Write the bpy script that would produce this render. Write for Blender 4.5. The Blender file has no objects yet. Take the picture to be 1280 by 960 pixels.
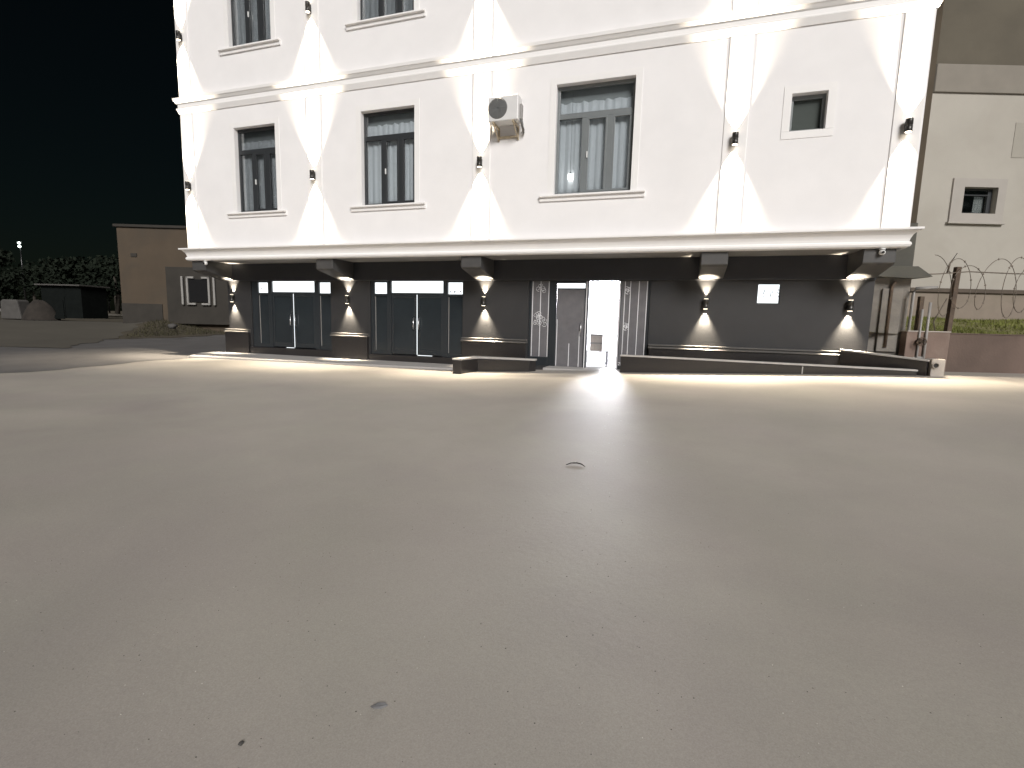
import bpy, bmesh, math, random
from mathutils import Vector, Matrix
R = math.radians
random.seed(7)
S = bpy.context.scene
C = S.collection

# ------------------------------------------------------------------ camera, sky, sun, exposure
YAW, PITCH, ROLL, FOC, CAM_H = R(18.052), R(7.374), R(1.396), 616.44, 1.30
cam_d = bpy.data.cameras.new('camera'); cam = bpy.data.objects.new('camera', cam_d); C.objects.link(cam)
fwd = Vector((-math.sin(YAW)*math.cos(PITCH), math.cos(YAW)*math.cos(PITCH), -math.sin(PITCH)))
right = Vector((math.cos(YAW), math.sin(YAW), 0)); up = right.cross(fwd)
r2 = math.cos(ROLL)*right + math.sin(ROLL)*up; u2 = -math.sin(ROLL)*right + math.cos(ROLL)*up
cam.matrix_world = Matrix(((r2.x, u2.x, -fwd.x, 0), (r2.y, u2.y, -fwd.y, 0), (r2.z, u2.z, -fwd.z, CAM_H), (0, 0, 0, 1)))
cam_d.sensor_fit = 'HORIZONTAL'; cam_d.sensor_width = 36; cam_d.lens = FOC/1280*36
cam_d.clip_start = 0.05; cam_d.clip_end = 3000
S.camera = cam

SUN_EL, SUN_AZ = R(31), R(30)          # azimuth: swung to the right, behind the camera
W = bpy.data.worlds.new('World'); S.world = W; W.use_nodes = True
wn = W.node_tree.nodes; wl = W.node_tree.links
bg = wn['Background']
sky = wn.new('ShaderNodeTexSky'); sky.sky_type = 'NISHITA'; sky.sun_disc = False
sky.sun_elevation = SUN_EL; sky.sun_rotation = R(180) - SUN_AZ
tint = wn.new('ShaderNodeMix'); tint.data_type = 'RGBA'; tint.blend_type = 'MULTIPLY'; tint.inputs[0].default_value = 1
tint.inputs[7].default_value = (0.75, 0.92, 0.72, 1)
wl.new(sky.outputs[0], tint.inputs[6]); wl.new(tint.outputs[2], bg.inputs[0])
bg.inputs[1].default_value = 0.0011

sun_d = bpy.data.lights.new('sun', 'SUN'); sun_d.energy = 3.75; sun_d.angle = R(22); sun_d.color = (1.0, 0.972, 0.945)
sun = bpy.data.objects.new('sun', sun_d); C.objects.link(sun)
ldir = Vector((-math.sin(SUN_AZ)*math.cos(SUN_EL), math.cos(SUN_AZ)*math.cos(SUN_EL), -math.sin(SUN_EL)))
sun.rotation_euler = ldir.to_track_quat('-Z', 'Y').to_euler(); sun.location = (12, -20, 18)

S.view_settings.view_transform = 'Standard'; S.view_settings.look = 'None'
S.view_settings.exposure = 0; S.view_settings.gamma = 1
S.render.engine = 'CYCLES'
S.cycles.use_denoising = True
S.cycles.max_bounces = 6; S.cycles.transparent_max_bounces = 8
S.cycles.sample_clamp_indirect = 4

# ------------------------------------------------------------------ materials
def mat(name, col, rough=0.6, metal=0, nz=0.0, scale=4.0, bump=0.0, bscale=60, spec=0.5, emit=None, estr=0, detail=6, stain=None, stain_scale=0.4, stain_amt=0.0):
    m = bpy.data.materials.new(name); m.use_nodes = True
    n = m.node_tree.nodes; l = m.node_tree.links; b = n['Principled BSDF']
    b.inputs['Base Color'].default_value = (*col, 1); b.inputs['Roughness'].default_value = rough
    b.inputs['Metallic'].default_value = metal; b.inputs['Specular IOR Level'].default_value = spec
    if emit:
        b.inputs['Emission Color'].default_value = (*emit, 1); b.inputs['Emission Strength'].default_value = estr
    tc = n.new('ShaderNodeTexCoord')
    last = None
    if nz:
        t = n.new('ShaderNodeTexNoise'); t.inputs['Scale'].default_value = scale; t.inputs['Detail'].default_value = detail; t.inputs['Roughness'].default_value = 0.62
        l.new(tc.outputs['Object'], t.inputs['Vector'])
        rp = n.new('ShaderNodeValToRGB')
        rp.color_ramp.elements[0].position = 0.28; rp.color_ramp.elements[1].position = 0.72
        rp.color_ramp.elements[0].color = (*[c*(1-nz) for c in col], 1); rp.color_ramp.elements[1].color = (*[min(1, c*(1+nz)) for c in col], 1)
        l.new(t.outputs['Fac'], rp.inputs[0]); last = rp.outputs[0]
    if stain:
        t = n.new('ShaderNodeTexNoise'); t.inputs['Scale'].default_value = stain_scale; t.inputs['Detail'].default_value = 5; t.inputs['Distortion'].default_value = 0.6
        l.new(tc.outputs['Object'], t.inputs['Vector'])
        rp = n.new('ShaderNodeValToRGB'); rp.color_ramp.elements[0].position = 0.48; rp.color_ramp.elements[1].position = 0.74
        rp.color_ramp.elements[0].color = (0, 0, 0, 1); rp.color_ramp.elements[1].color = (stain_amt,)*3 + (1,)
        l.new(t.outputs['Fac'], rp.inputs[0])
        mx = n.new('ShaderNodeMix'); mx.data_type = 'RGBA'
        l.new(rp.outputs[0], mx.inputs[0])
        if last: l.new(last, mx.inputs[6])
        else: mx.inputs[6].default_value = (*col, 1)
        mx.inputs[7].default_value = (*stain, 1); last = mx.outputs[2]
    if last: l.new(last, b.inputs['Base Color'])
    if bump:
        t = n.new('ShaderNodeTexNoise'); t.inputs['Scale'].default_value = bscale; t.inputs['Detail'].default_value = 5
        l.new(tc.outputs['Object'], t.inputs['Vector'])
        bp = n.new('ShaderNodeBump'); bp.inputs['Strength'].default_value = bump; bp.inputs['Distance'].default_value = 0.02
        l.new(t.outputs['Fac'], bp.inputs['Height']); l.new(bp.outputs[0], b.inputs['Normal'])
    return m

def emat(name, col, s):
    m = bpy.data.materials.new(name); m.use_nodes = True
    n = m.node_tree.nodes; l = m.node_tree.links
    n.remove(n['Principled BSDF']); e = n.new('ShaderNodeEmission')
    e.inputs[0].default_value = (*col, 1); e.inputs[1].default_value = s
    l.new(e.outputs[0], n['Material Output'].inputs[0]); return m

def glass(name, tintc, rough=0.02, f0=0.05):
    m = bpy.data.materials.new(name); m.use_nodes = True
    n = m.node_tree.nodes; l = m.node_tree.links; n.remove(n['Principled BSDF'])
    tr = n.new('ShaderNodeBsdfTransparent'); tr.inputs[0].default_value = (*tintc, 1)
    gl = n.new('ShaderNodeBsdfGlossy'); gl.inputs['Roughness'].default_value = rough
    lw = n.new('ShaderNodeLayerWeight'); lw.inputs[0].default_value = 0.35
    mp = n.new('ShaderNodeMapRange'); mp.inputs[3].default_value = f0; mp.inputs[4].default_value = 0.7
    mx = n.new('ShaderNodeMixShader')
    l.new(lw.outputs['Fresnel'], mp.inputs[0]); l.new(mp.outputs[0], mx.inputs[0]); l.new(tr.outputs[0], mx.inputs[1]); l.new(gl.outputs[0], mx.inputs[2])
    l.new(mx.outputs[0], n['Material Output'].inputs[0]); return m

M = {}
M['white'] = mat('white_stucco', (0.80, 0.785, 0.785), 0.75, nz=0.03, scale=1.3, bump=0.12, bscale=90, spec=0.2)
M['white_trim'] = mat('white_trim', (0.80, 0.785, 0.775), 0.6, nz=0.02, scale=3, bump=0.05, bscale=50, spec=0.25)
M['charcoal'] = mat('charcoal_render', (0.019, 0.019, 0.0205), 0.65, nz=0.12, scale=2.5, bump=0.15, bscale=80)
M['lintel'] = mat('dark_lintel', (0.020, 0.021, 0.026), 0.6, nz=0.12, scale=2.0, bump=0.1)
M['soffit'] = mat('grey_soffit', (0.20, 0.195, 0.19), 0.7, nz=0.08, scale=1.5, bump=0.06)
M['bracket'] = mat('bracket_grey', (0.055, 0.054, 0.054), 0.6, nz=0.1, scale=3, bump=0.1)
M['granite'] = mat('dark_granite', (0.022, 0.020, 0.020), 0.28, nz=0.5, scale=60, detail=8)
M['ledge'] = mat('grey_moulding', (0.10, 0.095, 0.09), 0.45, nz=0.1, scale=5)
M['coping'] = mat('grey_coping', (0.42, 0.40, 0.38), 0.6, nz=0.12, scale=6, bump=0.15)
M['frame_dark'] = mat('anthracite_frame', (0.030, 0.033, 0.036), 0.4, nz=0.05, scale=8)
M['frame_grey'] = mat('grey_frame', (0.17, 0.185, 0.19), 0.35, nz=0.04, scale=8)
M['shop_frame'] = mat('blue_black_frame', (0.020, 0.024, 0.028), 0.35, nz=0.06, scale=8)
M['shop_panel'] = mat('blue_grey_panel', (0.019, 0.024, 0.028), 0.16, nz=0.15, scale=1.4, spec=0.6)
M['leaf_panel'] = mat('grey_door_panel', (0.125, 0.122, 0.13), 0.35, nz=0.12, scale=5)
M['silver'] = mat('silver_paint', (0.72, 0.72, 0.74), 0.4, nz=0.02)
M['steel'] = mat('brushed_steel', (0.62, 0.62, 0.64), 0.28, metal=1.0)
M['dark_metal'] = mat('lamp_metal', (0.05, 0.048, 0.045), 0.35, metal=0.6)
M['pane'] = glass('window_glass', (0.95, 0.97, 0.98))
M['pane_dim'] = glass('dim_window_glass', (0.84, 0.86, 0.85), f0=0.04)
M['curtain'] = mat('net_curtain', (0.80, 0.82, 0.84), 0.9, nz=0.05, scale=12)
M['blind'] = mat('grey_backing', (0.45, 0.47, 0.47), 0.85, nz=0.05, scale=6)
M['blind_dark'] = mat('dark_backing', (0.30, 0.31, 0.305), 0.85, nz=0.05, scale=6)
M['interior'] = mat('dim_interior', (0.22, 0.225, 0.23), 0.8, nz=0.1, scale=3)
M['hall'] = mat('hall_white', (0.78, 0.78, 0.79), 0.6, nz=0.02, scale=3)
M['lit'] = emat('lit_pane', (0.93, 0.98, 1.0), 1.6)
M['tube'] = emat('ceiling_light', (0.95, 0.95, 1.0), 560)
M['lens'] = emat('lamp_lens', (1.0, 0.86, 0.66), 9)
M['bulb'] = emat('bulb_glow', (1.0, 0.97, 0.92), 9)  # glow standing in for a reflection in the glass, no real bulb
M['farlamp'] = emat('far_lamp_glow', (0.85, 1.0, 0.92), 6)
M['mark'] = mat('dark_mark', (0.10, 0.11, 0.13), 0.6)
M['ac'] = mat('ac_white', (0.66, 0.655, 0.65), 0.4, nz=0.03, scale=5)
M['ac_dark'] = mat('ac_grille', (0.12, 0.12, 0.118), 0.5)
M['ac_bracket'] = mat('ac_bracket', (0.42, 0.35, 0.25), 0.5, nz=0.2, scale=14)
M['plastic'] = mat('white_plastic', (0.75, 0.75, 0.74), 0.35, nz=0.02)
M['black'] = mat('black_plastic', (0.012, 0.012, 0.013), 0.25)
M['concrete'] = mat('lot_concrete', (0.350, 0.324, 0.293), 0.62, nz=0.10, scale=0.55, bump=0.10, bscale=30, spec=0.35, detail=8, stain=(0.275, 0.255, 0.238), stain_scale=0.33, stain_amt=0.85)
def add_grain(m, sc, amt):
    n = m.node_tree.nodes; l = m.node_tree.links; b = n['Principled BSDF']; src = b.inputs['Base Color'].links[0].from_socket
    tc = n.new('ShaderNodeTexCoord'); t = n.new('ShaderNodeTexNoise'); t.inputs['Scale'].default_value = sc; t.inputs['Detail'].default_value = 3; t.inputs['Roughness'].default_value = 0.8
    l.new(tc.outputs['Object'], t.inputs['Vector'])
    mr = n.new('ShaderNodeMapRange'); mr.inputs[1].default_value = 0.3; mr.inputs[2].default_value = 0.7; mr.inputs[3].default_value = 1-amt; mr.inputs[4].default_value = 1+amt
    l.new(t.outputs['Fac'], mr.inputs[0])
    h = n.new('ShaderNodeTexNoise'); h.inputs['Scale'].default_value = 0.9; h.inputs['Detail'].default_value = 4; l.new(tc.outputs['Object'], h.inputs['Vector'])
    hr = n.new('ShaderNodeValToRGB'); hr.color_ramp.elements[0].position = 0.35; hr.color_ramp.elements[1].position = 0.65
    hr.color_ramp.elements[0].color = (0.986, 1.0, 0.980, 1); hr.color_ramp.elements[1].color = (1.0, 0.990, 0.998, 1); l.new(h.outputs['Fac'], hr.inputs[0])
    vm = n.new('ShaderNodeVectorMath'); vm.operation = 'SCALE'; l.new(src, vm.inputs[0]); l.new(mr.outputs[0], vm.inputs['Scale'])
    v2 = n.new('ShaderNodeVectorMath'); v2.operation = 'MULTIPLY'; l.new(vm.outputs[0], v2.inputs[0]); l.new(hr.outputs[0], v2.inputs[1])
    l.new(v2.outputs[0], b.inputs['Base Color'])
add_grain(M['concrete'], 190, 0.16)
M['asphalt'] = mat('road_asphalt', (0.115, 0.110, 0.108), 0.8, nz=0.18, scale=0.8, bump=0.4, bscale=40, detail=9)
M['paving'] = mat('pavement_grey', (0.36, 0.345, 0.335), 0.6, nz=0.08, scale=1.2, bump=0.2, bscale=40)
M['track'] = mat('track_earth', (0.085, 0.077, 0.062), 0.9, nz=0.12, scale=0.5, bump=0.05, bscale=12)
M['soil'] = mat('verge_soil', (0.065, 0.054, 0.036), 0.95, nz=0.4, scale=1.6, bump=0.8, bscale=9)
M['dry'] = mat('dry_grass', (0.045, 0.040, 0.020), 0.9, nz=0.35, scale=0.7)
M['green'] = mat('green_grass', (0.15, 0.165, 0.035), 0.8, nz=0.35, scale=1.2)
M['yard'] = mat('yard_soil', (0.16, 0.15, 0.06), 0.95, nz=0.3, scale=2)
M['brown_wall'] = mat('brown_plaster', (0.072, 0.053, 0.035), 0.85, nz=0.12, scale=0.7, bump=0.2, bscale=25, stain=(0.052, 0.043, 0.033), stain_scale=0.5, stain_amt=0.8)
M['brown_dark'] = mat('dark_plinth', (0.031, 0.027, 0.022), 0.85, nz=0.2, scale=1.5)
M['grey_white'] = mat('faded_white_paint', (0.27, 0.26, 0.245), 0.6, nz=0.1, scale=6)
M['tan_patch'] = mat('tan_patch', (0.31, 0.29, 0.25), 0.85, nz=0.06, scale=1)
M['tan_wall'] = mat('tan_plaster', (0.375, 0.352, 0.31), 0.85, nz=0.06, scale=0.6, bump=0.15, bscale=30, stain=(0.325, 0.30, 0.26), stain_scale=0.5, stain_amt=0.8)
M['tan_trim'] = mat('tan_trim', (0.345, 0.32, 0.29), 0.75, nz=0.05, scale=2)
M['tan_band'] = mat('tan_band', (0.21, 0.19, 0.16), 0.8, nz=0.08, scale=1.5)
M['upper_grey'] = mat('umber_render', (0.098, 0.085, 0.062), 0.85, nz=0.14, scale=0.8, bump=0.2)
M['return_dark'] = mat('umber_return', (0.23, 0.19, 0.14), 0.85, nz=0.15, scale=1.1)  # darker than the tan wall: the unlit side's shade put into the colour
M['pink_wall'] = mat('pinkish_plinth', (0.225, 0.185, 0.15), 0.85, nz=0.14, scale=1.2, stain=(0.17, 0.15, 0.11), stain_scale=1.0, stain_amt=0.8)
M['umber_ledge'] = mat('umber_ledge', (0.085, 0.066, 0.05), 0.8, nz=0.15, scale=3)
M['bound'] = mat('stained_boundary', (0.100, 0.070, 0.056), 0.8, nz=0.22, scale=1.0, bump=0.25, bscale=20, stain=(0.15, 0.105, 0.085), stain_scale=0.9, stain_amt=0.8)
M['bound_light'] = mat('pinkish_boundary', (0.175, 0.125, 0.102), 0.8, nz=0.2, scale=1.6, bump=0.2, bscale=20, stain=(0.30, 0.25, 0.21), stain_scale=0.8, stain_amt=0.9)
M['pale_end'] = mat('pale_concrete', (0.40, 0.36, 0.32), 0.75, nz=0.12, scale=5, bump=0.2)
M['rust'] = mat('rusty_steel', (0.085, 0.060, 0.042), 0.8, nz=0.35, scale=9, bump=0.3)
M['wire'] = mat('wire_steel', (0.15, 0.125, 0.10), 0.55, metal=0.4, nz=0.2, scale=12)
M['annex'] = mat('annex_grey', (0.19, 0.175, 0.155), 0.85, nz=0.25, scale=1.8, bump=0.3, bscale=20, stain=(0.11, 0.10, 0.085), stain_scale=1.1, stain_amt=0.9)
M['annex_dark'] = mat('annex_dark', (0.075, 0.073, 0.062), 0.85, nz=0.2, scale=1.4)
M['pipe_grey'] = mat('pipe_grey', (0.26, 0.25, 0.24), 0.5, nz=0.1, scale=6)
M['leaf'] = mat('night_foliage', (0.011, 0.015, 0.010), 0.85, nz=0.4, scale=0.6, spec=0.1)
M['bark'] = mat('bark', (0.045, 0.038, 0.03), 0.9, nz=0.3, scale=6, bump=0.5)
M['shed'] = mat('shed_board', (0.008, 0.0095, 0.009), 0.95, nz=0.2, scale=2, spec=0.05)
M['block'] = mat('weathered_block', (0.068, 0.064, 0.06), 0.85, nz=0.2, scale=3, bump=0.3)
M['mound'] = mat('mound_soil', (0.026, 0.021, 0.017), 0.95, nz=0.35, scale=2.5, bump=0.8, bscale=8)
M['grit_d'] = mat('dark_grit', (0.10, 0.09, 0.08), 0.9, nz=0.4, scale=30)
M['grit_l'] = mat('pale_grit', (0.62, 0.59, 0.55), 0.7, nz=0.2, scale=30)
M['twig'] = mat('twig', (0.025, 0.022, 0.02), 0.8)
M['deadleaf'] = mat('dead_leaf', (0.16, 0.16, 0.165), 0.8, nz=0.3, scale=20)

# ------------------------------------------------------------------ mesh helpers
class MB:
    def __init__(s): s.v = []; s.f = []; s.sm = []
    def add(s, vs, fs, smooth=False):
        o = len(s.v); s.v += [tuple(v) for v in vs]; s.f += [tuple(i+o for i in f) for f in fs]; s.sm += [smooth]*len(fs); return s
    def box(s, x0, x1, y0, y1, z0, z1):
        vs = [(x, y, z) for z in (z0, z1) for y in (y0, y1) for x in (x0, x1)]
        return s.add(vs, [(0, 2, 3, 1), (4, 5, 7, 6), (0, 1, 5, 4), (1, 3, 7, 5), (3, 2, 6, 7), (2, 0, 4, 6)])
    def quad(s, a, b, c, d): return s.add([a, b, c, d], [(0, 1, 2, 3)])
    def prism(s, poly, axis, a0, a1):          # poly: 2-D points; axis 0/1/2 the extrusion direction
        def p(u, w, a): return {0: (a, u, w), 1: (u, a, w), 2: (u, w, a)}[axis]
        n = len(poly); vs = [p(u, w, a0) for u, w in poly] + [p(u, w, a1) for u, w in poly]
        fs = [tuple(range(n))[::-1], tuple(range(n, 2*n))] + [(i, (i+1) % n, n+(i+1) % n, n+i) for i in range(n)]
        return s.add(vs, fs)
    def tube(s, pts, r, n=8, caps=True, smooth=True):
        pts = [Vector(p) for p in pts]; rs = r if isinstance(r, (list, tuple)) else [r]*len(pts)
        vs = []; fs = []
        for i, p in enumerate(pts):
            t = (pts[min(i+1, len(pts)-1)] - pts[max(i-1, 0)]).normalized()
            a = t.cross(Vector((0, 0, 1)) if abs(t.z) < 0.9 else Vector((1, 0, 0))).normalized(); b = t.cross(a)
            vs += [p + rs[i]*(math.cos(2*math.pi*k/n)*a + math.sin(2*math.pi*k/n)*b) for k in range(n)]
        for i in range(len(pts)-1):
            fs += [(i*n+k, i*n+(k+1) % n, (i+1)*n+(k+1) % n, (i+1)*n+k) for k in range(n)]
        s.add(vs, fs, smooth)
        if caps: 
            m = len(pts)-1
            s.f += [tuple(len(s.v)-len(vs)+k for k in range(n))[::-1], tuple(len(s.v)-len(vs)+m*n+k for k in range(n))]; s.sm += [False, False]
        return s
    def lathe(s, prof, c, axis='z', n=20):       # prof: (radius, height)
        vs = []; fs = []
        for r, h in prof:
            for k in range(n):
                a = 2*math.pi*k/n; u, w = r*math.cos(a), r*math.sin(a)
                d = {'z': (u, w, h), 'y': (u, h, w), 'x': (h, u, w)}[axis]
                vs.append((c[0]+d[0], c[1]+d[1], c[2]+d[2]))
        for i in range(len(prof)-1):
            fs += [(i*n+k, i*n+(k+1) % n, (i+1)*n+(k+1) % n, (i+1)*n+k) for k in range(n)]
        s.add(vs, fs, True)
        o = len(s.v)-len(vs)
        s.f += [tuple(o+k for k in range(n))[::-1], tuple(o+(len(prof)-1)*n+k for k in range(n))]; s.sm += [False, False]
        return s
    def build(s, name, m, parent=None, bevel=0, xf=None, fix=True):
        me = bpy.data.meshes.new(name)
        vs = [xf @ Vector(v) for v in s.v] if xf is not None else s.v
        me.from_pydata([tuple(v) for v in vs], [], s.f)
        me.polygons.foreach_set('use_smooth', s.sm); me.materials.append(m)
        if fix:
            bm = bmesh.new(); bm.from_mesh(me); bmesh.ops.recalc_face_normals(bm, faces=bm.faces); bm.to_mesh(me); bm.free()
        o = bpy.data.objects.new(name, me); C.objects.link(o)
        if parent:
            o.parent = parent
            o.matrix_parent_inverse = Matrix.Identity(4)
        if bevel:
            b = o.modifiers.new('bevel', 'BEVEL'); b.width = bevel; b.segments = 2; b.limit_method = 'ANGLE'
        return o

def tag(o, label=None, cat=None, group=None, kind=None):
    for k, v in (('label', label), ('category', cat), ('group', group), ('kind', kind)):
        if v: o[k] = v
    return o
def empty(name, label, cat, loc=(0, 0, 0), rz=0, group=None):
    o = bpy.data.objects.new(name, None); C.objects.link(o); o.location = loc; o.rotation_euler = (0, 0, rz); o.empty_display_size = 0.2
    return tag(o, label, cat, group)
def copy_tree(o, parent=None):
    c = o.copy(); C.objects.link(c)
    if parent: c.parent = parent
    for ch in list(o.children): copy_tree(ch, c)
    return c
def sstep(a, b, x):
    t = max(0, min(1, (x-a)/(b-a))); return t*t*(3-2*t)

# ------------------------------------------------------------------ ground
def zg(x, y):
    rise = 0.047*(0.5*((x+5)+math.sqrt((x+5)**2+0.4)) - 0.5*((x-4.6)+math.sqrt((x-4.6)**2+0.4)))
    r = sstep(3, 10, y)
    if x < 4.7: r *= 1 - sstep(12.45, 12.95, y)
    z = -0.05 + r*rise
    a, d = x*math.cos(YAW)+y*math.sin(YAW), -x*math.sin(YAW)+y*math.cos(YAW)
    e = -15.6-0.52*(d-17)
    z += 1.35*sstep(24.3, 33, -x)*(0.25+0.75*sstep(4, 13, y))*(0.45+0.55*sstep(e-1.2, e+2.0, a))
    return z
def span(*segs):
    out = []
    for a, b, n in segs: out += [a+(b-a)*i/n for i in range(n)]
    return out + [segs[-1][1]]
def sheet(name, xs, ys, m, dz=0.0, fn=zg, wob=0):
    vs = [(x, y, fn(x, y)+dz) for y in ys for x in xs]; n = len(xs)
    fs = [(j*n+i, j*n+i+1, (j+1)*n+i+1, (j+1)*n+i) for j in range(len(ys)-1) for i in range(n-1)]
    mb = MB(); mb.add(vs, fs, True); return mb.build(name, m, fix=False)
zgg = lambda x, y: zg(x, y) - 0.5*sstep(24.8, 27, -x)*sstep(12.5, 15, y)
g = sheet('ground', span((-900, -60, 8), (-60, -14, 60), (-14, 8, 90), (8, 60, 26), (60, 900, 8)), span((-500, -20, 6), (-20, 0, 14), (0, 15, 80), (15, 60, 45), (60, 1500, 10)), M['concrete'], fn=zgg)
tag(g, kind='structure')
# road along the left side of the building, ragged edge against the lot
xs = span((-24.2, -13.6, 26)); ys = span((2, 60, 110), (60, 300, 10))
mb = MB(); n = len(xs)
def road_x(i, y):
    e = -13.35 + 0.25*math.sin(y*1.1) + 0.1*math.sin(y*3.7+1) + 0.035*(y-9)*(-1)*0.6
    w = -24.3 - 0.18*math.sin(y*0.9) - 0.1*math.sin(y*2.9) - 0.09*max(0, y-12)
    t = i/(n-1); return w + (e-w)*t
vs = [(road_x(i, y), y, zg(road_x(i, y), y)+0.006) for y in ys for i in range(n)]
mb.add(vs, [(j*n+i, j*n+i+1, (j+1)*n+i+1, (j+1)*n+i) for j in range(len(ys)-1) for i in range(n-1)], True)
tag(mb.build('road', M['asphalt'], fix=False), kind='structure')
# verge bank left of the road
xs = span((-60, -33, 12), (-33, -24, 28)); ys = span((13.0, 45, 60), (45, 200, 10))
mb = MB(); n = len(xs)
def verge_x(i, y):
    e = -24.35 - 0.18*math.sin(y*0.9) - 0.1*math.sin(y*2.9) - 0.09*max(0, y-12)
    return xs[i] + (e - xs[-1])*max(0, (xs[i]+33)/9)
vs = [(verge_x(i, y), y, zg(verge_x(i, y), y)+0.012) for y in ys for i in range(n)]
mb.add(vs, [(j*n+i, j*n+i+1, (j+1)*n+i+1, (j+1)*n+i) for j in range(len(ys)-1) for i in range(n-1)], True)
tag(mb.build('verge', M['soil'], fix=False), kind='structure')
# trodden earth track left of the verge
CR = Vector((math.cos(YAW), math.sin(YAW), 0)); CF = Vector((-math.sin(YAW), math.cos(YAW), 0))
def cw(a, d, z=0): p = CR*a + CF*d; return Vector((p.x, p.y, z))
mb = MB(); vs = []; nd_, na_ = 150, 40
for j in range(nd_+1):
    d = 17.0+17*j/nd_
    e = -15.6-0.52*(d-17)+0.15*math.sin(d*1.9)+0.1*math.sin(d*4.1)
    for i in range(na_+1):
        p = cw(-45+(e+45)*i/na_, d); vs.append((p.x, p.y, zg(p.x, p.y)+0.022))
mb.add(vs, [(j*(na_+1)+i, j*(na_+1)+i+1, (j+1)*(na_+1)+i+1, (j+1)*(na_+1)+i) for j in range(nd_) for i in range(na_)], True)
tag(mb.build('dirt_track', M['track'], fix=False), kind='structure')
mb = MB(); vs = []
ds = span((31, 60, 30), (60, 700, 12))
for d in ds:
    for i in range(31):
        p = cw(-0.9*d-14+(0.9*d+8)*i/30, d); vs.append((p.x, p.y, zg(p.x, p.y)+0.032))
mb.add(vs, [(j*31+i, j*31+i+1, (j+1)*31+i+1, (j+1)*31+i) for j in range(len(ds)-1) for i in range(30)], True)
tag(mb.build('field', M['soil'], fix=False), kind='structure')
# pavement strip in front of the left shopfronts
mb = MB()
mb.prism([(-13.85, 11.02), (-5.2, 11.9), (-5.2, 12.93), (-14.75, 12.93), (-14.75, 12.2)], 2, -0.3, 0.0)
tag(mb.build('pavement', M['paving'], bevel=0.012), kind='structure')

# ------------------------------------------------------------------ the white building
YF, YW = 11.90, 12.96           # upper facade plane, recessed ground floor wall plane
X0, X1 = -14.66, 4.24
ZT = 12.4
B = empty('white_building', 'white two-tone building with dark recessed ground floor and wall lamps', 'building', ((X0+X1)/2, 12, 0))
BI = Matrix.Translation(-B.location)
def part(mb, name, m, parent=None, bevel=0):
    if parent is None: return mb.build(name, m, B, bevel, BI)
    return mb.build(name, m, parent, bevel, BI)

WIN = [(-12.62, -11.13, 4.28, 6.66), (-8.28, -6.68, 4.28, 6.68), (-2.96, -1.17, 4.28, 6.73), (1.96, 2.60, 5.27, 5.99), (-12.66, -11.15, 8.82, 11.2), (-8.34, -6.69, 8.86, 11.2)]
def wall_holes(mb, x0, x1, z0, z1, holes, y, depth):
    xs = sorted({x0, x1, *[h[0] for h in holes], *[h[1] for h in holes]}); zs = sorted({z0, z1, *[h[2] for h in holes], *[h[3] for h in holes]})
    for i in range(len(xs)-1):
        for k in range(len(zs)-1):
            cx, cz = (xs[i]+xs[i+1])/2, (zs[k]+zs[k+1])/2
            if any(h[0] < cx < h[1] and h[2] < cz < h[3] for h in holes): continue
            mb.quad((xs[i], y, zs[k]), (xs[i+1], y, zs[k]), (xs[i+1], y, zs[k+1]), (xs[i], y, zs[k+1]))
    for a, b, c, d in holes:
        mb.quad((a, y, c), (a, y, d), (a, y+depth, d), (a, y+depth, c)); mb.quad((b, y, c), (b, y+depth, c), (b, y+depth, d), (b, y, d))
        mb.quad((a, y, d), (b, y, d), (b, y+depth, d), (a, y+depth, d)); mb.quad((a, y, c), (a, y+depth, c), (b, y+depth, c), (b, y, c))
    return mb
mb = MB(); wall_holes(mb, X0, X1, 2.96, ZT, WIN, YF, 0.22)
bm_w = part(mb, 'facade_wall', M['white'])
mb = MB(); mb.box(X0, X0+0.3, YF+0.003, 25, 2.96, ZT); part(mb, 'side_wall', M['white'])
mb = MB(); mb.box(X1-0.3, X1, YF+0.003, 25, 2.96, ZT); part(mb, 'side_wall', M['white'])
mb = MB(); mb.box(X0+0.3, X1-0.3, YF+0.22, 25, ZT-0.3, ZT-0.003); part(mb, 'roof', M['lintel'])
mb = MB(); mb.box(X0+0.3, X1-0.3, 24.7, 25, 0, ZT-0.31); part(mb, 'back_wall', M['white'])
# interior partition a little behind the curtains keeps the rooms dim
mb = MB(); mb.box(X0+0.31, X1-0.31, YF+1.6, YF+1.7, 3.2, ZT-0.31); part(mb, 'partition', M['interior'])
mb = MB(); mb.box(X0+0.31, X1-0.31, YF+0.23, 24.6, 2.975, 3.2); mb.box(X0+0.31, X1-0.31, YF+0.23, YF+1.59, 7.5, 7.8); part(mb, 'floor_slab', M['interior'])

PIL = [-14.43, -9.79, -4.82, 0.94, 3.98]
for i, x in enumerate(PIL):
    for z0, z1 in ((3.27, 7.26), (7.66, 11.9)):
        mb = MB(); w = 0.235
        mb.box(x-w, x+w, YF-0.02, YF+0.02, z0, z1)
        part(mb, 'pilaster', M['white_trim'], bevel=0.012)
def moulding(prof, name, m, x0, x1):
    # prof: (outward, z) pairs; runs along the front and returns along both sides
    mb = MB(); n = len(prof); vs = []
    for o, z in prof: vs.append((x0-o, 24.9, z))
    for o, z in prof: vs.append((x0-o, YF-o, z))
    for o, z in prof: vs.append((x1+o, YF-o, z))
    for o, z in prof: vs.append((x1+o, 24.9, z))
    fs = []
    for k in range(3): fs += [(k*n+i, k*n+(i+1) % n, (k+1)*n+(i+1) % n, (k+1)*n+i) for i in range(n)]
    mb.add(vs, fs); return part(mb, name, m, bevel=0)
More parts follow.
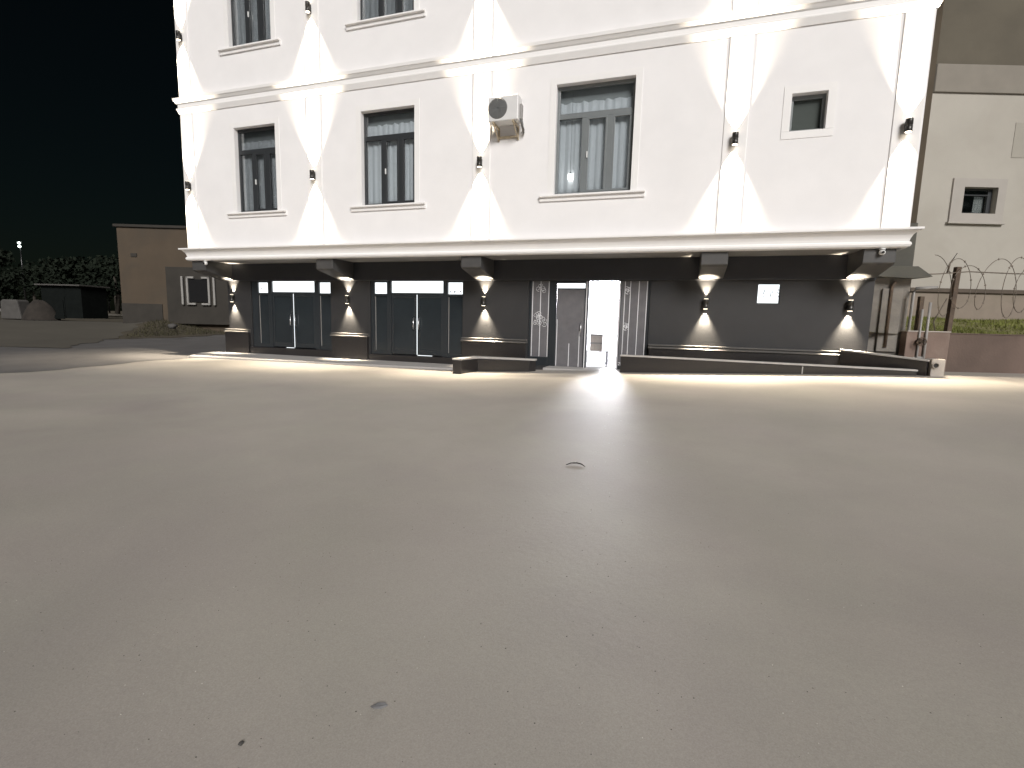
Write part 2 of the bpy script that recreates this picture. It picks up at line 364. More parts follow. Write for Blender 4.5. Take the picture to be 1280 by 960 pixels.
moulding([(-0.03, 7.24), (0.026, 7.24), (0.045, 7.29), (0.075, 7.365), (0.075, 7.39), (0.045, 7.41), (0.045, 7.50), (0.07, 7.52), (0.11, 7.575), (0.13, 7.59), (0.14, 7.66), (0.08, 7.68), (-0.03, 7.70)], 'floor_band', M['white_trim'], X0, X1)
moulding([(-0.03, 2.90), (0.035, 2.90), (0.075, 2.92), (0.095, 2.96), (0.085, 3.00), (0.06, 3.02), (0.07, 3.07), (0.10, 3.14), (0.16, 3.205), (0.22, 3.225), (0.22, 3.265), (-0.03, 3.29)], 'cornice', M['white_trim'], X0+0.06, X1-0.06)
moulding([(-0.03, 11.9), (0.1, 11.9), (0.3, 12.15), (0.35, 12.3), (-0.03, 12.41)], 'roof_cornice', M['white_trim'], X0, X1)
# soffit, lintel and brackets
mb = MB(); mb.box(X0+0.07, X1-0.07, YF+0.02, YW+0.2, 2.91, 2.958); part(mb, 'soffit', M['soffit'])
mb = MB(); mb.box(-14.3, 4.1, YW-0.07, YW+0.15, 2.37, 2.907); part(mb, 'lintel', M['lintel'], bevel=0.008)
for x0, x1 in ((-14.58, -14.02), (-9.86, -9.30), (-5.35, -4.80), (0.45, 1.0), (3.52, 4.08)):
    mb = MB(); mb.prism([(YF+0.03, 2.906), (YF+0.03, 2.62), (YF+0.10, 2.585), (YW-0.001, 2.385), (YW-0.001, 2.906)], 0, x0, x1)
    part(mb, 'bracket', M['bracket'], bevel=0.012)
# windows
def window(x0, x1, z0, z1, kind, m, sill=True):
    yf = YF+0.13; t = 0.06
    f = MB()
    f.box(x0, x1, yf, yf+0.07, z0, z0+t); f.box(x0, x1, yf, yf+0.07, z1-t*1.3, z1); f.box(x0, x0+t, yf, yf+0.07, z0+t, z1-t*1.3); f.box(x1-t, x1, yf, yf+0.07, z0+t, z1-t*1.3)
    panes = []
    if kind == 'big':
        zt = z0 + (z1-z0)*0.735
        w = x1-x0; ma, mc = x0+w*0.37, x0+w*0.70; hw = 0.062
        f.box(x0+t, x1-t, yf-0.004, yf+0.07, zt-0.075, zt+0.045)
        for m_ in (ma, mc): f.box(m_-hw, m_+hw, yf-0.003, yf+0.07, z0+t, zt-0.075)
        panes.append((x0+t, x1-t, zt+0.045, z1-t*1.3))
        for a, b in ((x0+t, ma-hw), (ma+hw, mc-hw), (mc+hw, x1-t)):
            panes.append((a, b, z0+t, zt-0.075))
    else:
        panes.append((x0+t, x1-t, z0+t, z1-t*1.3))
    fo = part(f, 'window', m, bevel=0.006)
    for a, b, c, d in panes:
        q = MB(); q.box(a-0.005, b+0.005, yf+0.035, yf+0.043, c-0.005, d+0.005); part(q, 'pane', M['pane_dim'] if kind != 'big' else M['pane'], fo)
    if kind == 'big':     # opening sash frame in the middle and right lights
        for a, b, c, d in panes[2:]:
            q = MB(); s = 0.045
            q.box(a, b, yf-0.012, yf+0.03, c, c+s); q.box(a, b, yf-0.012, yf+0.03, d-s, d); q.box(a, a+s, yf-0.012, yf+0.03, c+s, d-s); q.box(b-s, b, yf-0.012, yf+0.03, c+s, d-s)
            part(q, 'sash', m, fo, bevel=0.005)
        q = MB(); a, b, c, d = panes[2]; q.box(a+0.01, a+0.035, yf-0.045, yf-0.012, (c+d)/2-0.07, (c+d)/2+0.07); part(q, 'handle', M['plastic'], fo, bevel=0.004)
    q = MB(); yb = YF+(0.325 if kind == 'big' else 0.222); q.box(x0-0.1, x1+0.1, yb, yb+0.02, (z1-0.75 if kind == 'big' else z0-0.1), z1+0.1); part(q, 'blind', M['blind'] if kind == 'big' else M['blind_dark'], fo)  # added grey board, lifts the black behind transoms and small window
    # plaster surround
    sw, pr = 0.15, 0.011
    q = MB(); q.box(x0-sw, x0-0.004, YF-pr, YF+0.02, z0, z1+sw); q.box(x1+0.004, x1+sw, YF-pr, YF+0.02, z0, z1+sw); q.box(x0-0.004, x1+0.004, YF-pr, YF+0.02, z1+0.004, z1+sw)
    if kind != 'big': q.box(x0-sw, x1+sw, YF-pr, YF+0.02, z0-sw, z0-0.004)
    part(q, 'surround', M['white_trim'], fo)
    if kind == 'big':
        q = MB(); q.prism([(YF+0.1, z0+0.002), (YF-0.10, z0-0.012), (YF-0.105, z0-0.055), (YF-0.045, z0-0.062), (YF-0.04, z0-0.15), (YF+0.1, z0-0.15)], 0, x0-0.33, x1+0.33)
        part(q, 'sill', M['white_trim'], fo, bevel=0.006)
    return fo
window(*WIN[0], 'big', M['frame_dark']); window(*WIN[1], 'big', M['frame_dark']); window(*WIN[2], 'big', M['frame_grey']); window(*WIN[3], 'small', M['frame_grey'])
window(*WIN[4], 'big', M['frame_dark']); window(*WIN[5], 'big', M['frame_dark'])
# net curtains
def curtain(i, label, drop):
    x0, x1, z0, z1 = WIN[i]; rnd = random.Random(i*3+1)
    y = YF+0.275; nx = 70
    top = [z1-drop-0.035*abs(math.sin(k*0.31+i))-0.03*rnd.random()*(k % 7 == 0) for k in range(nx+1)]
    mb = MB(); vs = []; zs = 8
    for j in range(zs+1):
        for k in range(nx+1):
            u = k/nx
            gap = 0.0
            x = x0-0.05+(x1-x0+0.1)*u
            fold = 0.022*math.sin(k*0.95+0.4*math.sin(k*0.21+i))+0.012*math.sin(k*2.3+j*0.3)
            vs.append((x, y+fold*(0.6+0.5*j/zs), top[k]+(z0-0.05-top[k])*j/zs))
    n = nx+1
    mb.add(vs, [(j*n+k, j*n+k+1, (j+1)*n+k+1, (j+1)*n+k) for j in range(zs) for k in range(nx)], True)
    o = mb.build('curtain', M['curtain'], fix=False)
    md = o.modifiers.new('thick', 'SOLIDIFY'); md.thickness = 0.004
    return tag(o, label, 'curtain', 'net curtains behind the windows')
curtain(0, 'pale net curtain behind the first-floor window nearest the left edge', 0.30)
curtain(1, 'pale net curtain behind the first-floor window between the second and third pilasters', 0.26)
curtain(2, 'pale net curtain behind the wide grey-framed window right of the air conditioner', 0.30)
curtain(4, 'pale net curtain behind the cropped top-floor window nearest the left edge', 0.3)
curtain(5, 'pale net curtain behind the cropped top-floor window second from left', 0.3)
t = empty('pendant_lamp', 'added glowing globe standing for the reflected glare in the left pane of the wide window', 'lamp', (-2.62, YF+0.245, 4.74))  # added globe on a cord, stands in for a lamp reflected in the pane
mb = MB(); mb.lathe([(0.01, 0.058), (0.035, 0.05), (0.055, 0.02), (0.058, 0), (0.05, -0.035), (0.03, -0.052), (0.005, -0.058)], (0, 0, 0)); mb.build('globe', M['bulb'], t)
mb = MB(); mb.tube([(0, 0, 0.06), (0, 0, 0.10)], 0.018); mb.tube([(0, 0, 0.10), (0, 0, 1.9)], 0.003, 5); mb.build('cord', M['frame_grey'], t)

# ---- ground floor wall, with openings for the shopfronts, the entrance and the little lit window
HOLES = [(-13.33, -10.2, 0.22, 2.36), (-8.78, -5.74, 0.18, 2.36), (-3.80, -0.64, 0.09, 2.36), (1.77, 2.26, 1.82, 2.29)]
mb = MB(); wall_holes(mb, -14.32, 4.10, -0.4, 2.96, HOLES, YW, 0.2)
mb.box(-14.32, -14.3, YW+0.001, 24.7, -0.4, 2.9); mb.box(4.08, 4.1, YW+0.001, 24.7, -0.4, 2.9)
part(mb, 'lower_wall', M['charcoal'])
for x0, x1 in ((-14.42, -13.42), (-10.13, -8.84), (-5.72, -3.83), (-0.60, 4.14)):
    mb = MB(); mb.box(x0, x1, YW-0.10, YW-0.001, -0.35, 0.68); part(mb, 'plinth', M['granite'], bevel=0.008)
    mb = MB(); mb.prism([(YW-0.002, 0.682), (YW-0.13, 0.682), (YW-0.14, 0.70), (YW-0.12, 0.72), (YW-0.06, 0.725), (YW-0.06, 0.745), (YW-0.10, 0.755), (YW-0.10, 0.775), (YW-0.03, 0.79), (YW-0.002, 0.79)], 0, x0-0.02, x1+0.02); part(mb, 'ledge', M['ledge'])
# sills under the shopfronts
for x0, x1, z in ((-13.40, -10.15, 0.215), (-8.82, -5.74, 0.175)):
    mb = MB(); mb.box(x0, x1, YW-0.06, YW+0.2, -0.3, z); part(mb, 'threshold', M['granite'], bevel=0.008)
# shopfront: wide lit transom over a pair of dark door leaves, narrow side lights with lit squares
def shopfront(x0, x1, z0, xs_, ztop, gapside, curve_marks):
    a, b, c, d, e, f = xs_          # left light (a,b), centre (c,d), right light (e,f)
    yf = YW+0.04; zt = 2.0
    fr = MB()
    fr.box(x0, a, yf, yf+0.09, z0, ztop); fr.box(b, c, yf-0.012, yf+0.09, z0, ztop); fr.box(d, e, yf-0.012, yf+0.09, z0, ztop); fr.box(f, x1, yf, yf+0.09, z0, ztop)
    fr.box(a, b, yf, yf+0.09, 2.325, ztop); fr.box(e, f, yf, yf+0.09, 2.325, ztop); fr.box(c, d, yf, yf+0.09, 2.385, ztop+0.02)
    fr.box(a, b, yf, yf+0.09, zt-0.07, zt-0.01); fr.box(e, f, yf, yf+0.09, zt-0.07, zt-0.01); fr.box(c, d, yf-0.004, yf+0.09, zt-0.03, zt+0.02)
    fr.box(a, b, yf, yf+0.09, z0, z0+0.10); fr.box(e, f, yf, yf+0.09, z0, z0+0.10)
    fo = part(fr, 'shopfront', M['shop_frame'], bevel=0.006)
    for u, w, z_a, z_b in ((a, b, zt-0.01, 2.325), (e, f, zt-0.01, 2.325), (c, d, zt+0.02, 2.385)):
        q = MB(); q.box(u+0.004, w-0.004, yf+0.045, yf+0.055, z_a+0.004, z_b-0.004); part(q, 'transom_pane', M['lit'], fo)
    for u, w in ((a, b), (e, f)):
        q = MB(); q.box(u, w, yf+0.04, yf+0.06, z0+0.10, zt-0.07); part(q, 'side_pane', M['shop_panel'], fo)
        q = MB(); q.box(u+0.015, u+0.03, yf+0.025, yf+0.0395, z0+0.12, zt-0.09); part(q, 'metal_strip', M['pipe_grey'], fo)
    m_ = (c+d)/2
    for u, w in ((c+0.005, m_-0.018), (m_+0.018, d-0.005)):
        q = MB(); q.box(u, w, yf+0.02, yf+0.06, z0+0.03, zt-0.035)
        lf = part(q, 'door_leaf', M['shop_panel'], fo, bevel=0.005)
        q = MB(); s = 0.07
        for (p0, p1, q0, q1) in ((u, u+s, z0+0.03, zt-0.035), (w-s, w, z0+0.03, zt-0.035), (u+s, w-s, z0+0.03, z0+0.17), (u+s, w-s, zt-0.12, zt-0.035)):
            q.box(p0, p1, yf+0.004, yf+0.0195, q0, q1)
        part(q, 'door_frame', M['shop_frame'], fo, bevel=0.004)
    # light leaking between and under the leaves
    q = MB(); q.box(m_-0.009, m_+0.009, yf+0.012, yf+0.02, z0+0.03, zt-0.032)
    if gapside < 0: q.box(m_-0.33, m_-0.02, yf+0.006, yf+0.012, z0+0.006, z0+0.022)
    else: q.box(m_+0.02, m_+0.5, yf+0.006, yf+0.012, z0+0.006, z0+0.022)
    part(q, 'light_gap', M['lit'], fo)
    for u, s_ in ((m_-0.09, 1), (m_+0.09, 1)):
        q = MB(); q.tube([(u, yf-0.002, 0.95), (u, yf-0.055, 0.97), (u, yf-0.055, 1.28), (u, yf-0.002, 1.30)], 0.012); part(q, 'handle', M['steel'], fo)
    for x, z, w in curve_marks:
        q = MB(); q.lathe([(0.004, 0), (w, 0.003), (w, 0.006), (w*0.6, 0.009)], (x, yf+0.035, z), 'y', 8); part(q, 'hanging_ornament', M['mark'], fo)
    return fo
shopfront(-13.33, -10.2, 0.225, (-13.08, -12.66, -12.51, -10.83, -10.66, -10.24), 2.359, -1, [(-12.97, 2.12, 0.022), (-12.86, 2.13, 0.02), (-12.68, 2.12, 0.035)])
shopfront(-8.78, -5.74, 0.185, (-8.66, -8.22, -8.08, -6.37, -6.23, -5.77), 2.359, 1, [(-8.61, 2.1, 0.02), (-6.16, 2.06, 0.022), (-6.03, 2.06, 0.028), (-5.86, 2.07, 0.022)])
# small lit square window with marks hanging in it
fr = MB(); x0, x1, z0, z1 = HOLES[3]; yf = YW+0.03
fr.box(x0, x1, yf, yf+0.08, z0, z0+0.02); fr.box(x0, x1, yf, yf+0.08, z1-0.02, z1); fr.box(x0, x0+0.02, yf, yf+0.08, z0+0.02, z1-0.02); fr.box(x1-0.02, x1, yf, yf+0.08, z0+0.02, z1-0.02)
fo = part(fr, 'window', M['shop_frame'])
q = MB(); q.box(x0+0.018, x1-0.018, yf+0.04, yf+0.05, z0+0.018, z1-0.018); part(q, 'pane', M['lit'], fo)
for pts in ([(1.90, 2.14), (1.925, 2.16), (1.93, 2.10), (1.905, 2.06), (1.94, 2.06)], [(1.91, 2.0), (1.93, 1.98)], [(2.06, 2.12), (2.10, 2.13), (2.105, 2.09), (2.07, 2.07), (2.065, 2.03), (2.07, 1.99)], [(2.21, 2.17), (2.24, 2.14), (2.205, 2.12)], [(2.20, 2.09), (2.24, 2.07)], [(2.21, 2.02), (2.24, 2.0), (2.21, 1.97)]):
    q = MB(); q.tube([(x, yf+0.034, z) for x, z in pts], 0.009, 5); part(q, 'window_mark', M['mark'], fo)

# ---- main entrance
yf = YW+0.03
fr = MB()
fr.box(-3.80, -3.74, yf, yf+0.10, 0.09, 2.36); fr.box(-3.24, -3.04, yf, yf+0.10, 0.09, 2.36); fr.box(-2.29, -2.20, yf, yf+0.12, 0.09, 2.36)
fr.box(-1.42, -1.36, yf, yf+0.12, 0.09, 2.36); fr.box(-0.70, -0.64, yf, yf+0.10, 0.09, 2.36); fr.box(-3.74, -3.24, yf, yf+0.1, 0.09, 0.33); fr.box(-3.04, -2.29, yf, yf+0.1, 2.30, 2.36); fr.box(-3.04, -2.29, yf, yf+0.1, 2.14, 2.17)
fr.box(-1.36, -0.70, yf, yf+0.10, 0.09, 0.2)
ent = part(fr, 'entrance', M['shop_frame'], bevel=0.006)
q = MB(); q.box(-3.74, -3.24, yf+0.03, yf+0.07, 0.331, 2.36); part(q, 'side_panel', M['leaf_panel'], ent)
q = MB(); q.box(-1.36, -0.70, yf+0.03, yf+0.07, 0.201, 2.36); part(q, 'side_panel', M['leaf_panel'], ent)
q = MB(); q.box(-3.035, -2.295, yf+0.02, yf+0.07, 0.10, 2.138); part(q, 'door_leaf', M['leaf_panel'], ent, bevel=0.006)
q = MB(); q.box(-3.03, -2.30, yf+0.05, yf+0.06, 2.172, 2.298); part(q, 'transom_pane', M['lit'], ent)
def strip(x, z0, z1, w=0.012, y=None):
    q = MB(); yy = yf+0.012 if y is None else y; q.box(x-w, x+w, yy, yy+0.016, z0, z1); part(q, 'metal_strip', M['silver'], ent)
for x, a, b in ((-3.71, 0.34, 2.35), (-3.49, 0.34, 2.35), (-3.265, 0.34, 2.35), (-1.275, 0.21, 2.35), (-1.14, 0.21, 2.35), (-0.93, 0.21, 2.35), (-0.73, 0.21, 2.35)): strip(x, a, b, 0.008)
for x, a, b in ((-3.01, 0.11, 1.35), (-2.67, 0.11, 0.72), (-2.40, 0.11, 1.05)): strip(x, a, b, 0.008, yf+0.003)
strip(-2.245, 0.1, 2.35, 0.012, yf-0.017); strip(-1.39, 0.1, 2.35, 0.012, yf-0.017)
def scroll(cx, cz, s, n):
    q = MB(); rnd = random.Random(n)
    for k in range(n):
        a0 = rnd.uniform(0, 6.28); sg = rnd.choice((-1, 1)); ox, oz = cx+rnd.uniform(-s, s), cz+rnd.uniform(-s*0.9, s*0.9)
        pts = []
        for i in range(13):
            tt = i/12; r = 0.075*(1-0.8*tt)
            pts.append((max(cx-s*1.3, min(cx+s*1.3, ox+r*math.cos(a0+sg*tt*7))), yf+0.02, oz+r*math.sin(a0+sg*tt*7)))
        q.tube(pts, 0.006, 5)
    part(q, 'scroll_ornament', M['silver'], ent)
scroll(-3.49, 1.34, 0.17, 14); scroll(-3.49, 2.15, 0.12, 4); scroll(-1.21, 2.12, 0.05, 6); scroll(-1.21, 1.2, 0.05, 6); scroll(-1.33, 0.2, 0.03, 3)
q = MB(); q.tube([(-2.36, yf-0.0, 0.95), (-2.36, yf-0.05, 0.97), (-2.36, yf-0.05, 1.25), (-2.36, yf-0.0, 1.27)], 0.012); part(q, 'handle', M['steel'], ent)
# the bright hall behind the open leaf
q = MB(); a, b, c, d, z0, z1 = -4.2, 0.2, YW+0.22, YW+9.5, 0.10, 2.9
q.quad((a, c, z0), (b, c, z0), (b, d, z0), (a, d, z0)); q.quad((a, c, z1), (b, c, z1), (b, d, z1), (a, d, z1)); q.quad((a, d, z0), (b, d, z0), (b, d, z1), (a, d, z1)); q.quad((a, c, z0), (a, d, z0), (a, d, z1), (a, c, z1)); q.quad((b, c, z0), (b, d, z0), (b, d, z1), (b, c, z1))
part(q, 'entrance_hall', M['hall'])
q = MB(); q.box(-1.44, -1.40, YW+0.23, YW+1.0, 0.11, 2.3); part(q, 'open_leaf', M['hall'], ent, bevel=0.005)
mb = MB(); mb.box(-3.2, -1.25, 12.35, YW+0.23, -0.2, 0.098); part(mb, 'doorstep', M['paving'], bevel=0.01)
t = empty('ceiling_lamp', 'brilliant white globe lamp on the ceiling deep inside the open entrance', 'lamp', (-2.7, YW+7.6, 2.9))
mb = MB(); mb.lathe([(0.16, -0.001), (0.16, -0.03), (0.10, -0.05), (0.03, -0.06), (0.03, -0.12)], (0, 0, 0)); mb.build('housing', M['plastic'], t)
mb = MB(); mb.lathe([(0.40*math.sin(math.pi*k/12)+0.001, -0.52+0.40*math.cos(math.pi*k/12)) for k in range(13)], (0, 0, 0), 'z', 24); mb.build('globe', M['tube'], t)
def storage_box(z, h, label):
    t = empty('storage_box', label, 'box', (-2.17, YW+1.6, z), group='grey boxes inside the lit doorway')
    mb = MB(); mb.box(-0.17, 0.17, -0.12, 0.12, 0, h-0.05); mb.build('body', M['pale_end'], t, 0.008)
    mb = MB(); mb.box(-0.18, 0.18, -0.13, 0.13, h-0.0498, h); mb.build('lid', M['pipe_grey'], t, 0.006)
t = empty('bench', 'white bench carrying two grey boxes inside the lit doorway', 'bench', (-2.15, YW+1.6, 0.1))
mb = MB(); mb.box(-0.35, 0.35, -0.18, 0.18, 0.34, 0.38); mb.build('seat', M['hall'], t, 0.005)
for sx in (-0.3, 0.3):
    mb = MB(); mb.box(sx-0.025, sx+0.025, -0.15, 0.15, 0, 0.3398); mb.build('leg', M['hall'], t)
storage_box(0.4802, 0.24, 'grey lidded box on the white bench, lower of the two stacked'); storage_box(0.7204, 0.24, 'grey lidded box on the white bench, topmost of the two stacked')

# ------------------------------------------------------------------ wall lamps
def spot(name, parent, loc, up_, watts, ang, blend, rad):
    l = bpy.data.lights.new(name, 'SPOT'); l.energy = watts; l.spot_size = R(ang); l.spot_blend = blend; l.shadow_soft_size = rad; l.color = (1.0, 0.86, 0.66)
    o = bpy.data.objects.new(name, l); C.objects.link(o); o.parent = parent; o.location = loc
    o.rotation_euler = (math.pi if up_ else 0, 0, 0); return o
def wall_lamp(x, y, z, watts, ang, label, group, proto=None):
    if proto: t = copy_tree(proto); t.location = (x, y, z); t['label'] = label; t['group'] = group; return t
    t = empty('wall_lamp', label, 'wall lamp', (x, y, z), group=group)
    mb = MB(); mb.box(-0.05, 0.05, 0.055, 0.074, -0.09, 0.09); mb.build('bracket', M['dark_metal'], t, 0.004)
    mb = MB()
    mb.lathe([(0.058, -0.118), (0.062, -0.112), (0.062, -0.01), (0.055, -0.006), (0.055, 0.006), (0.062, 0.01), (0.062, 0.112), (0.058, 0.118)], (0, 0, 0), 'z', 20)
    mb.build('body', M['dark_metal'], t)
    for s in (-1, 1):
        mb = MB(); mb.lathe([(0.05, s*0.1185), (0.05, s*0.122)], (0, 0, 0), 'z', 16); mb.build('lens', M['lens'], t)
    spot('down_light', t, (0, 0.035, -0.128), False, watts, ang, 1.0, 0.02); spot('up_light', t, (0, 0.035, 0.128), True, watts*0.6, ang, 1.0, 0.02)
    return t
UPW, UPA = 3600, 62
GA, GB, GC = 'wall lamps on the first-floor pilasters', 'wall lamps on the top-floor pilasters', 'wall lamps on the dark ground-floor wall'
yl = YF-0.125
L0 = wall_lamp(-14.40, yl, 5.13, UPW, UPA, 'small dark wall lamp on the far left pilaster beside the first-floor corner', GA)
wall_lamp(-9.79, yl, 5.15, 0, 0, 'small dark wall lamp on the pilaster between the two left first-floor windows', GA, L0)
wall_lamp(-4.82, yl, 5.13, 0, 0, 'small dark wall lamp just below and left of the air conditioner', GA, L0)
wall_lamp(0.94, yl, 5.18, 0, 0, 'small dark wall lamp between the wide window and the small square window', GA, L0)
wall_lamp(3.98, yl, 5.16, 0, 0, 'small dark wall lamp on the far right pilaster of the white facade', GA, L0)
wall_lamp(-14.42, yl, 9.36, 0, 0, 'small dark wall lamp on the far left pilaster above the floor band', GB, L0)
wall_lamp(-9.79, yl, 9.40, 0, 0, 'small dark wall lamp at the top edge between two cropped top-floor windows', GB, L0)
for x, lb in zip(PIL[2:], ('middle', 'fourth', 'far right')): wall_lamp(x, yl, 9.4, 0, 0, 'small dark wall lamp lighting the ' + lb + ' pilaster from above the top edge', GB, L0)
yl = YW-0.09
G0 = wall_lamp(-14.06, yl, 1.80, 1100, 68, 'dark wall lamp on the ground-floor wall at the left corner', GC)
for x, lb in ((-9.54, 'dark wall lamp on the ground-floor wall between the two lit shopfronts'), (-5.08, 'dark wall lamp on the ground-floor wall left of the main entrance'), (0.66, 'dark wall lamp on the ground-floor wall between the entrance and the small lit window'), (3.66, 'dark wall lamp on the ground-floor wall at the right corner pier')):
    wall_lamp(x, yl, 1.80, 0, 0, lb, GC, G0)

# no two fittings are aimed or shine quite alike
rnd = random.Random(12)
for o in [o for o in bpy.data.objects if o.type == 'LIGHT' and o.data.type == 'SPOT']:
    o.data = o.data.copy(); o.data.energy *= rnd.uniform(0.8, 1.2)
    o.rotation_euler = (o.rotation_euler[0]+R(rnd.uniform(-2, 2)), R(rnd.uniform(-3, 3)), 0)

# ------------------------------------------------------------------ air conditioner, cameras
t = empty('air_conditioner', 'white outdoor air conditioner unit with dark round fan on wall brackets', 'air conditioner', (-4.12, YF-0.3, 5.90))
mb = MB(); mb.box(-0.37, 0.37, -0.15, 0.16, 0, 0.55); mb.build('case', M['ac'], t, 0.02)
mb = MB(); mb.lathe([(0.225, -0.160), (0.235, -0.151), (0.235, -0.1495)], (-0.125, 0, 0.28), 'y', 32); mb.build('fan_grille', M['ac_dark'], t)
mb = MB()
for k in range(5): 
    r = 0.04+0.042*k; mb.tube([(-0.125+r*math.cos(a*math.pi/12), -0.163, 0.28+r*math.sin(a*math.pi/12)) for a in range(25)], 0.003, 4, caps=False)
for k in range(8): mb.tube([(-0.125, -0.165, 0.28), (-0.125+0.225*math.cos(k*math.pi/4), -0.165, 0.28+0.225*math.sin(k*math.pi/4))], 0.003, 4)
mb.build('fan_guard', M['frame_grey'], t)
for x in (-0.24, 0.25):
    mb = MB(); mb.box(x-0.02, x+0.02, -0.16, 0.297, -0.045, -0.001); mb.box(x-0.02, x+0.02, 0.26, 0.298, -0.30, -0.046)
    mb.prism([(-0.13, -0.046), (-0.09, -0.046), (0.26, -0.25), (0.26, -0.29)], 0, x-0.012, x+0.012); mb.build('wall_bracket', M['ac_bracket'], t, 0.003)
mb = MB(); mb.box(-0.24, 0.25, 0.262, 0.297, -0.25, -0.2); mb.build('cross_bar', M['ac_bracket'], t, 0.003)
mb = MB(); mb.box(0.372, 0.42, -0.02, 0.10, 0.05, 0.38); mb.build('valve_cover', M['pipe_grey'], t, 0.008)
mb = MB(); mb.tube([(0.40, 0.05, 0.06), (0.42, 0.06, -0.05), (0.43, 0.12, -0.14), (0.40, 0.22, -0.17), (0.38, 0.298, -0.15)], 0.025); mb.tube([(0.40, 0.0, 0.06), (0.40, 0.02, -0.02), (0.39, 0.15, -0.09), (0.36, 0.297, -0.10)], 0.018); mb.build('pipe', M['ac_dark'], t)

def cctv(x, lb):
    t = empty('security_camera', lb, 'security camera', (x, YF-0.02, 2.899), group='white dome cameras under the cornice')
    mb = MB(); mb.lathe([(0.05, 0), (0.055, -0.008), (0.05, -0.03), (0.03, -0.035)], (0, 0, 0)); mb.build('base', M['plastic'], t)
    mb = MB(); mb.lathe([(0.012, -0.036), (0.045, -0.045), (0.058, -0.07), (0.055, -0.10), (0.035, -0.125), (0.01, -0.133)], (0, 0, 0)); mb.build('dome', M['plastic'], t)
    mb = MB(); mb.lathe([(0.028, -0.064), (0.026, -0.054), (0.01, -0.053)], (0, 0, -0.085), 'y', 14); mb.build('lens', M['black'], t)
cctv(-13.96, 'small white dome camera under the left end of the cornice'); cctv(3.82, 'small white dome camera under the right end of the cornice')

# ------------------------------------------------------------------ low walls by the entrance
t = empty('kerb_wall', 'low L-shaped dark kerb wall with grey coping left of the entrance', 'low wall', (-4.2, 11.7, 0))
q = MB(); I = Matrix.Translation((4.2, -11.7, 0))
q.prism([(-5.13, 11.0), (-4.90, 11.0), (-4.75, 11.72), (-3.42, 11.85), (-3.30, 12.05), (-5.0, 12.0)], 2, -0.25, 0.30); q.build('wall', M['granite'], t, 0.012, I)
q = MB(); q.prism([(-5.14, 10.99), (-4.89, 10.99), (-4.80, 11.60), (-4.74, 11.78), (-3.28, 11.90), (-3.28, 12.07), (-5.01, 12.02)], 2, 0.3005, 0.345); q.build('coping', M['coping'], t, 0.008, I)
t = empty('ramp_wall', 'long low dark parapet with pale coping right of the entrance', 'low wall', (1.7, 12.0, 0))
I = Matrix.Translation((-1.7, -12.0, 0))
q = MB(); q.prism([(-1.19, -0.1), (4.66, -0.1), (4.66, 0.475), (-1.19, 0.515)], 1, 11.90, 12.06); q.build('wall', M['granite'], t, 0.01, I)
q = MB(); q.prism([(-1.20, 0.5155), (4.67, 0.4755), (4.67, 0.51), (-1.20, 0.55)], 1, 11.88, 12.08); q.build('coping', M['coping'], t, 0.006, I)
q = MB(); q.box(2.62, 2.64, 11.885, 11.8998, 0.1, 0.47); q.build('joint', M['coping'], t, 0, I)
t = empty('end_wall', 'sloping dark end wall with pale top running from the corner pier to the ramp', 'low wall', (4.4, 12.4, 0))
I = Matrix.Translation((-4.4, -12.4, 0))
q = MB(); p0, p1 = Vector((3.55, 12.80, 0)), Vector((4.82, 11.92, 0)); dn = (p1-p0).normalized(); nn = Vector((-dn.y, dn.x, 0))*0.16
def slab(q, za0, za1, zb0, zb1, e=0):
    a, b = p0-dn*e, p1+dn*e; o = nn.normalized()*e
    pts = [a-o, b-o, b+nn+o, a+nn+o]
    q.add([(p.x, p.y, z) for p, z in zip(pts, (za0, zb0, zb0, za0))]+[(p.x, p.y, z) for p, z in zip(pts, (za1, zb1, zb1, za1))], [(3, 2, 1, 0), (4, 5, 6, 7), (0, 1, 5, 4), (1, 2, 6, 5), (2, 3, 7, 6), (3, 0, 4, 7)])
slab(q, -0.2, 0.80, -0.1, 0.68); q.build('wall', M['granite'], t, 0.008, I)
q = MB(); slab(q, 0.8005, 0.835, 0.6805, 0.715, 0.02); q.build('coping', M['coping'], t, 0.006, I)
t = empty('concrete_pier', 'short pale concrete pier with a dark drain hole at the ramp end', 'pier', (4.98, 12.0, 0))
q = MB(); q.box(-0.10, 0.13, -0.10, 0.16, 0.1, 0.735); q.build('block', M['pale_end'], t, 0.015)
q = MB(); q.lathe([(0.062, -0.103), (0.062, -0.13), (0.048, -0.13), (0.046, -0.106)], (-0.03, 0, 0.61), 'y', 20); q.build('drain_rim', M['pale_end'], t)
q = MB(); q.lathe([(0.045, -0.1015), (0.045, -0.112)], (-0.03, 0, 0.61), 'y', 20); q.build('drain_hole', M['black'], t)

# ------------------------------------------------------------------ things placed in the frame turned with the street (camera-facing plots)
# annex corner between the buildings
AX = empty('annex', 'narrow grey annex between the white building and its neighbour', 'building', (4.9, 13.2, 0))
I = Matrix.Translation((-4.9, -13.2, 0))
q = MB(); q.box(4.12, 4.87, 13.25, 14.2, -0.2, 2.45); q.build('wall', M['annex'], AX, 0, I)
q = MB(); q.box(4.12, 4.85, 13.22, 14.1, 2.452, 3.6); q.build('upper_wall', M['annex_dark'], AX, 0, I)
q = MB(); q.prism([(4.12, 2.66), (4.88, 2.66), (5.16, 2.44), (4.85, 2.40), (4.12, 2.45)], 1, 13.0, 13.2195); q.build('eave', M['annex_dark'], AX, 0.01, I)
q = MB(); q.tube([(4.55, 13.17, 2.35), (4.50, 13.18, 2.2), (4.50, 13.18, 0.9)], 0.035); q.build('downpipe', M['rust'], AX, 0, I)
